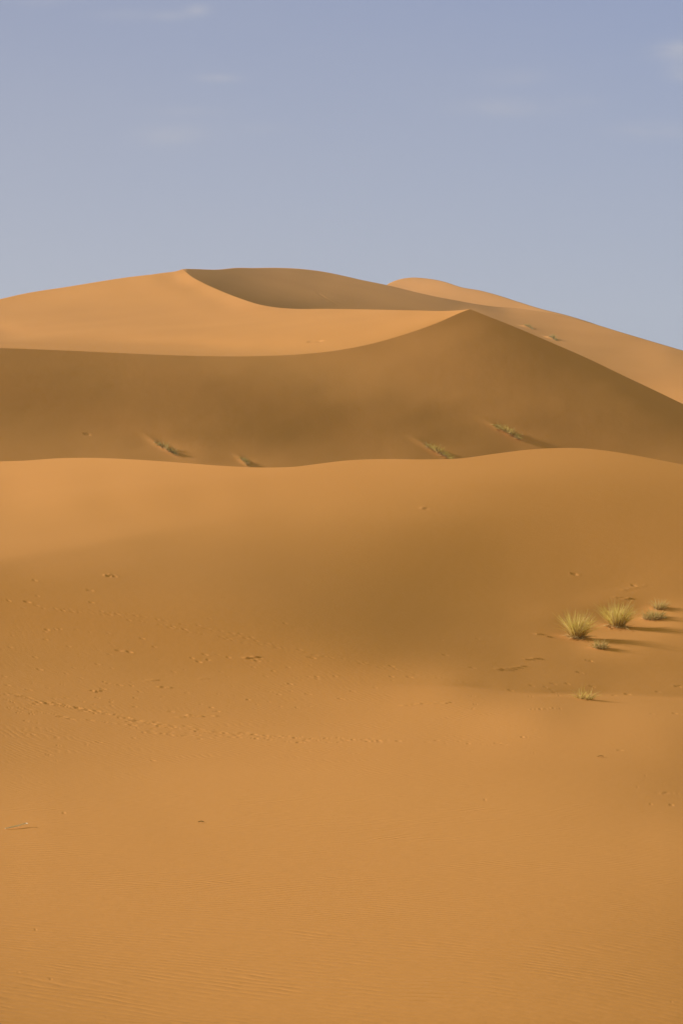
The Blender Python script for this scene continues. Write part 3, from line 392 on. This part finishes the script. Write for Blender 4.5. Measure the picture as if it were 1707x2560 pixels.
for (a, b, hpx, n_, kd) in BT:
    p, q = on('B', *a), on('B', *b); mid = p*.5+q*.5; s = mid[1]/FU
    dxy = (q-p)[:2]; L_ = float(np.linalg.norm(dxy)); an = math.atan2(dxy[1], dxy[0])
    carve(PB, p, L_*.9, 26*s, an, 0, mound_h=1.6*s, win=5)
    carve(PB, mid, L_*1.2, 16*s, an, 0, mound_h=3*s, win=4)
    carve(PB, mid+np.array([14*s, 26*s, 0]), L_*1.1, 22*s, an, 0, mound_h=-.8*s, win=4)
for u, v in ((215, 1085), (222, 1086)):
    carve(PB, on('B', u, v), .5, .3, -.5, .12)
for u, v in ((779, 854), (793, 853), (801, 853)):
    carve(PC, P3('C', np.array([u*1.]), np.array([v*1.]))[0], 1.0, .5, -.5, .22)

nb = 8; steps = [2, 5, 10, 18, 30, 50, 80, 120]
bC_ = np.array(back_rows(PC[0], steps, .30, .50))
k = (uB > 1174); bB_ = np.array(back_rows(PB[0][k], steps, .22, .45))
# the slip face and the sunlit back meet along the brink: one mesh of two grids
def two_grids(name, G1, G2, mat):
    a = grid_mesh(name, G1, mat); b = grid_mesh(name+'_tmp', G2, mat)
    import bmesh
    bm = bmesh.new(); bm.from_mesh(a.data); bm.from_mesh(b.data)
    me = bpy.data.meshes.new(name); bm.to_mesh(me); bm.free(); me.materials.append(mat)
    old = a.data; a.data = me; bpy.data.meshes.remove(old); m2 = b.data; bpy.data.objects.remove(b); bpy.data.meshes.remove(m2); return a
full_slip = np.concatenate([PB, np.array(front_rows(PB[-1], [6, 14, 30], .30))])
back_all = np.concatenate([bC_, PC])
wide = (8, 25, 60, 140)
back_all = np.concatenate([back_all[:, :1]-np.array([s, 0, 0]) for s in wide[::-1]]+[back_all], axis=1)
o = st(two_grids('tall_dune', widen(full_slip, wide), back_all, SAND_FAR))
bm_ = grid_mesh('tall_dune_flank', np.concatenate([bB_, PB[0][k][None]]), SAND_FAR); st(bm_)

# the high dune behind, with its shaded hollow
uD = np.unique(np.r_[uline(405, 2060, 4)]); uD = uD[uD >= 461]; tD = curve('DTOP', uD)
bD = np.where(uD < 1174, curve('CTOP', np.minimum(uD, 1174)), curve('BR', np.maximum(uD, 1174)))+45
VD = tD[None]+np.maximum(bD-tD, 20)[None]*np.linspace(0, 1, 130)[:, None]; UD = np.broadcast_to(uD[None], VD.shape)
PD = P3('D', UD, VD)
for f in np.linspace(0, 1, 13):
    u = 796+f*44; v = 735+f*25; k_ = 1.4 if f < .5 else .7
    carve(PD, on('D', u, v), 2.0, .7, -1.0, .13*k_, rim=.35)
carve(PD, on('D', 813, 751), 1.8, .9, -.8, .15)
ET = [((1313, 817), (1329, 822), 9, 220, 'dark'), ((1374, 845), (1389, 851), 11, 280, 'dark')]
for (a, b, hpx, n_, kd) in ET:
    p, q = on('D', *a), on('D', *b); mid = p*.5+q*.5; s = mid[1]/FU
    dxy = (q-p)[:2]; L_ = float(np.linalg.norm(dxy)); an = math.atan2(dxy[1], dxy[0])
    carve(PD, p, L_*1.2, 16*s, an, 0, mound_h=4*s, win=5)
    carve(PD, q+np.array([4*s, 0, 0]), L_*.8, 8*s, an, 2.2*s, rim=.3)

o = st(grid_mesh('high_dune', skirts(np.concatenate([np.array(back_rows(PD[0], steps, .18, .5)), PD, np.array(front_rows(PD[-1], [10, 30, 60], .3))]), (6, 20, 60), (10, 40, 120, 260), .3), SAND_FAR))
# the farthest dune
uF = np.arange(905, 1610, 4.0); tF = curve('FTOP', uF); VF = tF[None]+70*np.linspace(0, 1, 40)[:, None]
PF = P3('F', np.broadcast_to(uF[None], VF.shape), VF)
o = st(grid_mesh('farthest_dune', skirts(np.concatenate([np.array(back_rows(PF[0], steps, .1, .5)), PF, np.array(front_rows(PF[-1], [10, 40, 90], .3))]), (10, 40, 150), (10, 40, 150), .5), SAND_FAR))
# the desert floor under and around the dunes
me = bpy.data.meshes.new('desert_ground'); S = 2600.0
n = 40; gx = np.linspace(-S, S, n); GX, GY = np.meshgrid(gx, gx)
GZ = -16+2.5*np.sin(GX/170.)*np.cos(GY/230.)
o = st(grid_mesh('desert_ground', np.stack([GX, -GY, GZ], -1), SAND_FAR))

# thin dusty air
import bmesh
bm = bmesh.new(); bmesh.ops.create_cube(bm, size=1.0)
for vtx in bm.verts:
    vtx.co = Vector((vtx.co.x*5300, vtx.co.y*5300, -20.0 if vtx.co.z < 0 else 100.0))
me = bpy.data.meshes.new('haze'); bm.to_mesh(me); bm.free()
hz = bpy.data.objects.new('haze', me); C.objects.link(hz); hz['kind'] = 'stuff'
hm = bpy.data.materials.new('haze_air'); hm.use_nodes = True; t = hm.node_tree; t.nodes.clear()
ho = t.nodes.new('ShaderNodeOutputMaterial'); pv = t.nodes.new('ShaderNodeVolumePrincipled')
pv.inputs['Color'].default_value = (.88, .90, .96, 1); pv.inputs['Density'].default_value = HAZE; pv.inputs['Anisotropy'].default_value = 0.2
t.links.new(pv.outputs[0], ho.inputs['Volume']); me.materials.append(hm)
# ------------------------------------------------------------------ grass tussocks and litter
def blade_mat(name, c_base, c_tip):
    m = bpy.data.materials.new(name); m.use_nodes = True; t = m.node_tree; t.nodes.clear()
    o_ = t.nodes.new('ShaderNodeOutputMaterial'); d = t.nodes.new('ShaderNodeBsdfDiffuse'); tr = t.nodes.new('ShaderNodeBsdfTranslucent')
    mx = t.nodes.new('ShaderNodeMixShader'); mx.inputs[0].default_value = .45
    uv = t.nodes.new('ShaderNodeUVMap'); sp = t.nodes.new('ShaderNodeSeparateXYZ'); t.links.new(uv.outputs[0], sp.inputs[0])
    c = mix_col(t, sp.outputs[1], c_base, c_tip)
    nz = t.nodes.new('ShaderNodeTexNoise'); nz.inputs['Scale'].default_value = 6.0
    g = t.nodes.new('ShaderNodeNewGeometry'); t.links.new(g.outputs['Position'], nz.inputs['Vector'])
    c = mix_col(t, math_node(t, 'MULTIPLY', nz.outputs[0], .35), c, tuple(x*.45 for x in c_tip))
    for s in (d, tr): t.links.new(c, s.inputs[0])
    t.links.new(d.outputs[0], mx.inputs[1]); t.links.new(tr.outputs[0], mx.inputs[2]); t.links.new(mx.outputs[0], o_.inputs[0])
    return m
GREEN = blade_mat('grass_green', (.70, .47, .13), (.95, .84, .24))
OLIVE = blade_mat('grass_olive', (.30, .21, .06), (.70, .58, .20))
STRAW = blade_mat('grass_straw', (.55, .37, .15), (.82, .62, .28))
def blades(name, pts, mat, parent=None):
    """pts: list of (root, direction, length, width, droop); each a curved tapering strip of five segments"""
    V, Fc, UVs = [], [], []
    for (r0, d, Ln, wd, dr) in pts:
        d = np.array(d)/np.linalg.norm(d); p = np.array(r0, float); side = np.cross(d, rng.normal(size=3)); side /= np.linalg.norm(side)
        b0 = len(V); n = 5; dd = d.copy()
        for k in range(n+1):
            f = k/n; w = wd*(1-f**1.6)*.5+wd*.08
            V += [tuple(p-side*w), tuple(p+side*w)]; UVs += [f, f]
            dd = dd+np.array([0, 0, -dr/n]); dd /= np.linalg.norm(dd); p = p+dd*Ln/n
        for k in range(n):
            a = b0+2*k; Fc.append((a, a+1, a+3, a+2))
    me = bpy.data.meshes.new(name); me.from_pydata(V, [], Fc); ul = me.uv_layers.new(name='UVMap')
    vi = np.zeros(len(me.loops), np.int32); me.loops.foreach_get('vertex_index', vi); uu = np.array(UVs)[vi]
    ul.data.foreach_set('uv', np.stack([uu*0+.5, uu], 1).ravel()); me.materials.append(mat)
    o = bpy.data.objects.new(name, me); C.objects.link(o)
    if parent: o.parent = parent
    return o
def gz(P, x, y):
    """height of the surface grid P nearest to x, y"""
    d = (P[..., 0]-x)**2+(P[..., 1]-y)**2; return P[..., 2].ravel()[d.argmin()]
def sub(P, c, R):
    m = (np.abs(P[..., 0]-c[0]) < R) & (np.abs(P[..., 1]-c[1]) < R*2); return P[m][None]
def tussock(label, c, h, w, n, lean, kind, PS, line=None, group='grass tussocks rooted in the sand'):
    root = bpy.data.objects.new('grass_tussock', None); C.objects.link(root); root.location = tuple(c); root.empty_display_size = .2
    root['label'] = label; root['category'] = 'grass tussock'; root['group'] = group
    S = sub(PS, c, 3*w+(0 if line is None else float(np.linalg.norm(line))))
    def where(spread):
        if line is None:
            r = spread*math.sqrt(rng.rand()); a = rng.uniform(0, 2*math.pi); x, y = c[0]+r*math.cos(a), c[1]+r*math.sin(a)
        else:
            f = rng.uniform(-.5, .5); g1, g2 = np.clip(rng.normal(size=2), -1.3, 1.3)*spread*.45; x = c[0]+line[0]*f+g1; y = c[1]+line[1]*f+g2
        return np.array([x, y, gz(S, x, y)])-np.array(c)
    live, dry = [], []
    clump = rng.uniform(0, 2*math.pi, 9)
    tilt0 = {'green': .25, 'flat': .75, 'straw': .55, 'sparse': .75, 'dark': .7}[kind]
    for i in range(n):
        p = where(w*(.5 if kind == 'green' else .8)); out = p[:2]/(w+1e-6)*(1.1 if kind == 'green' else .6)
        a = rng.normal(clump[rng.randint(len(clump))], .35); tl = abs(rng.normal())*tilt0*.8+tilt0*.25
        d = np.array([math.cos(a)*tl+out[0]+lean, math.sin(a)*tl+out[1], 1.0]); 
        Ln = h*rng.uniform(.3, 1.0)**.8*(1.15 if rng.rand() < .12 else 1.0)*(1.0 if kind in ('green', 'sparse') else 1.25); wd = s_px*rng.uniform(.3, .7)
        (dry if rng.rand() < {'green': .34, 'flat': .6, 'straw': .85, 'sparse': .4, 'dark': .25}[kind] else live).append((p-np.array([0, 0, .02]), d, Ln, wd, rng.uniform(.05, 1.1 if kind == 'green' else 1.5)))
    for i in range(n//3):   # dead blades lying round the foot
        p = where(w*.85); a = rng.uniform(0, 2*math.pi)
        dry.append((p, np.array([math.cos(a), math.sin(a), rng.uniform(.1, .7)]), h*rng.uniform(.25, .55)*(1.5 if kind != 'green' else 1), s_px*rng.uniform(.35, .8), .8))
    blades('blade_cluster', live, OLIVE if kind in ('dark', 'flat', 'shrub') else GREEN, root)
    blades('dry_blade_cluster', dry, STRAW, root)
    return root
TL = ['tall yellow-green tussock, leftmost of the two tall ones, casting a long dark shadow',
      'tall yellow-green tussock ringed by straw, right-hand one of the two tall ones',
      'low flattened olive clump with straw tips, just right of the two tall tussocks',
      'small pale straw tuft with a thin shadow, highest and farthest right in the hollow',
      'small flattened grey-green clump just below the shadow of the left tall tussock',
      'sparse thin-bladed green tuft growing alone on the low sand ridge']
for (u, v, h, w, n_, ln_, kd), lb in zip(TUFTS, TL):
    c = ground('A', u, v); s_px = c[1]/FU*2.0
    S_ = sub(PA, c, 2.0); c = np.array([c[0], c[1], gz(S_, c[0], c[1])]); s = c[1]/FU
    tussock(lb, c, h*s, w*s, n_, ln_, kd, PA)
BL = ['pale green grass clump trailing down the shaded dune face, the farthest right of four',
      'pale green grass clump on the shaded face, its foot touching the near crest',
      'dark olive grass clump, farthest left on the shaded dune face',
      'small dark grass clump half hidden by the near crest, second from the left']
for (a, b, hpx, n_, kd), lb in zip(BT, BL):
    p, q = on('B', *a), on('B', *b); mid = (p+q)/2; s = mid[1]/FU; s_px = s*1.8
    mid[2] = gz(sub(PB, mid, 4), mid[0], mid[1])
    tussock(lb, mid, hpx*s, 9*s, n_, .1, kd, PB, line=(q-p)[:2], group='grass clumps on the shaded dune face')
EL_ = ['tiny dark shrub on the far sunlit slope just behind the crest, the upper of two',
       'tiny green shrub on the far sunlit slope just behind the crest, the lower of two']
for (a, b, hpx, n_, kd), lb in zip(ET, EL_):
    p, q = on('D', *a), on('D', *b); mid = (p+q)/2; s = mid[1]/FU; s_px = s*1.8
    mid[2] = gz(sub(PD, mid, 6), mid[0], mid[1])
    r = tussock(lb, mid, hpx*s, 4*s, n_, .1, kd, PD, line=(q-p)[:2], group='shrubs on the far slope')
    r.name = 'desert_shrub'; r['category'] = 'shrub'
# a bleached stalk and a scrap of dead leaf on the foreground sand
def tube(name, pts, rads, mat, nseg=8):
    bm = bmesh.new(); rings = []
    pts = [Vector(p) for p in pts]
    for i, p in enumerate(pts):
        t = (pts[min(i+1, len(pts)-1)]-pts[max(i-1, 0)]).normalized(); a = t.cross(Vector((0, 0, 1))).normalized(); b = t.cross(a)
        rings.append([bm.verts.new(p+(a*math.cos(k*2*math.pi/nseg)+b*math.sin(k*2*math.pi/nseg))*rads[i]) for k in range(nseg)])
    for r1, r2 in zip(rings, rings[1:]):
        for k in range(nseg): bm.faces.new((r1[k], r1[(k+1) % nseg], r2[(k+1) % nseg], r2[k]))
    bm.faces.new(rings[0]); bm.faces.new(rings[-1][::-1])
    me = bpy.data.meshes.new(name); bm.to_mesh(me); bm.free(); me.materials.append(mat)
    o = bpy.data.objects.new(name, me); C.objects.link(o); return o
wood = blade_mat('bleached_wood', (.92, .80, .62), (.92, .80, .62))
ps = []
for k, (u, v) in enumerate([(14, 2073.5), (28, 2072.5), (42, 2071), (56, 2068.5), (66, 2067.5), (71, 2069)]):
    g = ground('A', u, v); g = np.array([g[0], g[1], gz(sub(PA, g, 1), g[0], g[1])+.02+.012*k]); ps.append(tuple(g))
o = tube('dry_stalk', ps, [.010, .017, .019, .018, .015, .008], wood)
o['label'] = 'thin bleached stalk lying on the foreground sand at the left edge'; o['category'] = 'dry stalk'
def litter(u, v, wpx, label, mat):
    c = ground('A', u, v); z = gz(sub(PA, c, 1), c[0], c[1]); s = c[1]/FU; bm = bmesh.new(); top = []; bot = []
    n = 9; L_ = wpx*s
    for i in range(n):
        f = i/(n-1); wd = L_*.22*math.sin(math.pi*min(max(f, .06), .94))*(1+.25*math.sin(7*f)); x = (f-.5)*L_; lift = .02+.10*L_*math.sin(3.1*f)**2
        for yy in (-1, 0, 1):
            top.append(bm.verts.new((c[0]+x, c[1]+yy*wd+x*.35, z+lift+abs(yy)*L_*.07)))
            bot.append(bm.verts.new((c[0]+x, c[1]+yy*wd+x*.35, z+lift+abs(yy)*L_*.07-.006)))
    for i in range(n-1):
        for j in range(2):
            a = i*3+j; bm.faces.new((top[a], top[a+3], top[a+4], top[a+1])); bm.faces.new((bot[a], bot[a+1], bot[a+4], bot[a+3]))
        bm.faces.new((top[i*3], bot[i*3], bot[i*3+3], top[i*3+3])); bm.faces.new((top[i*3+2], top[i*3+5], bot[i*3+5], bot[i*3+2]))
    me = bpy.data.meshes.new('dead_leaf'); bm.to_mesh(me); bm.free(); me.materials.append(mat)
    o = bpy.data.objects.new('dead_leaf', me); C.objects.link(o); o['label'] = label; o['category'] = 'dead leaf'
litter(503, 2057, 14, 'curled olive-brown dead leaf lying alone on the foreground sand left of centre', OLIVE)
litter(1500, 1893, 16, 'short pale straw scrap lying on the sand at the right below the ridge', STRAW)
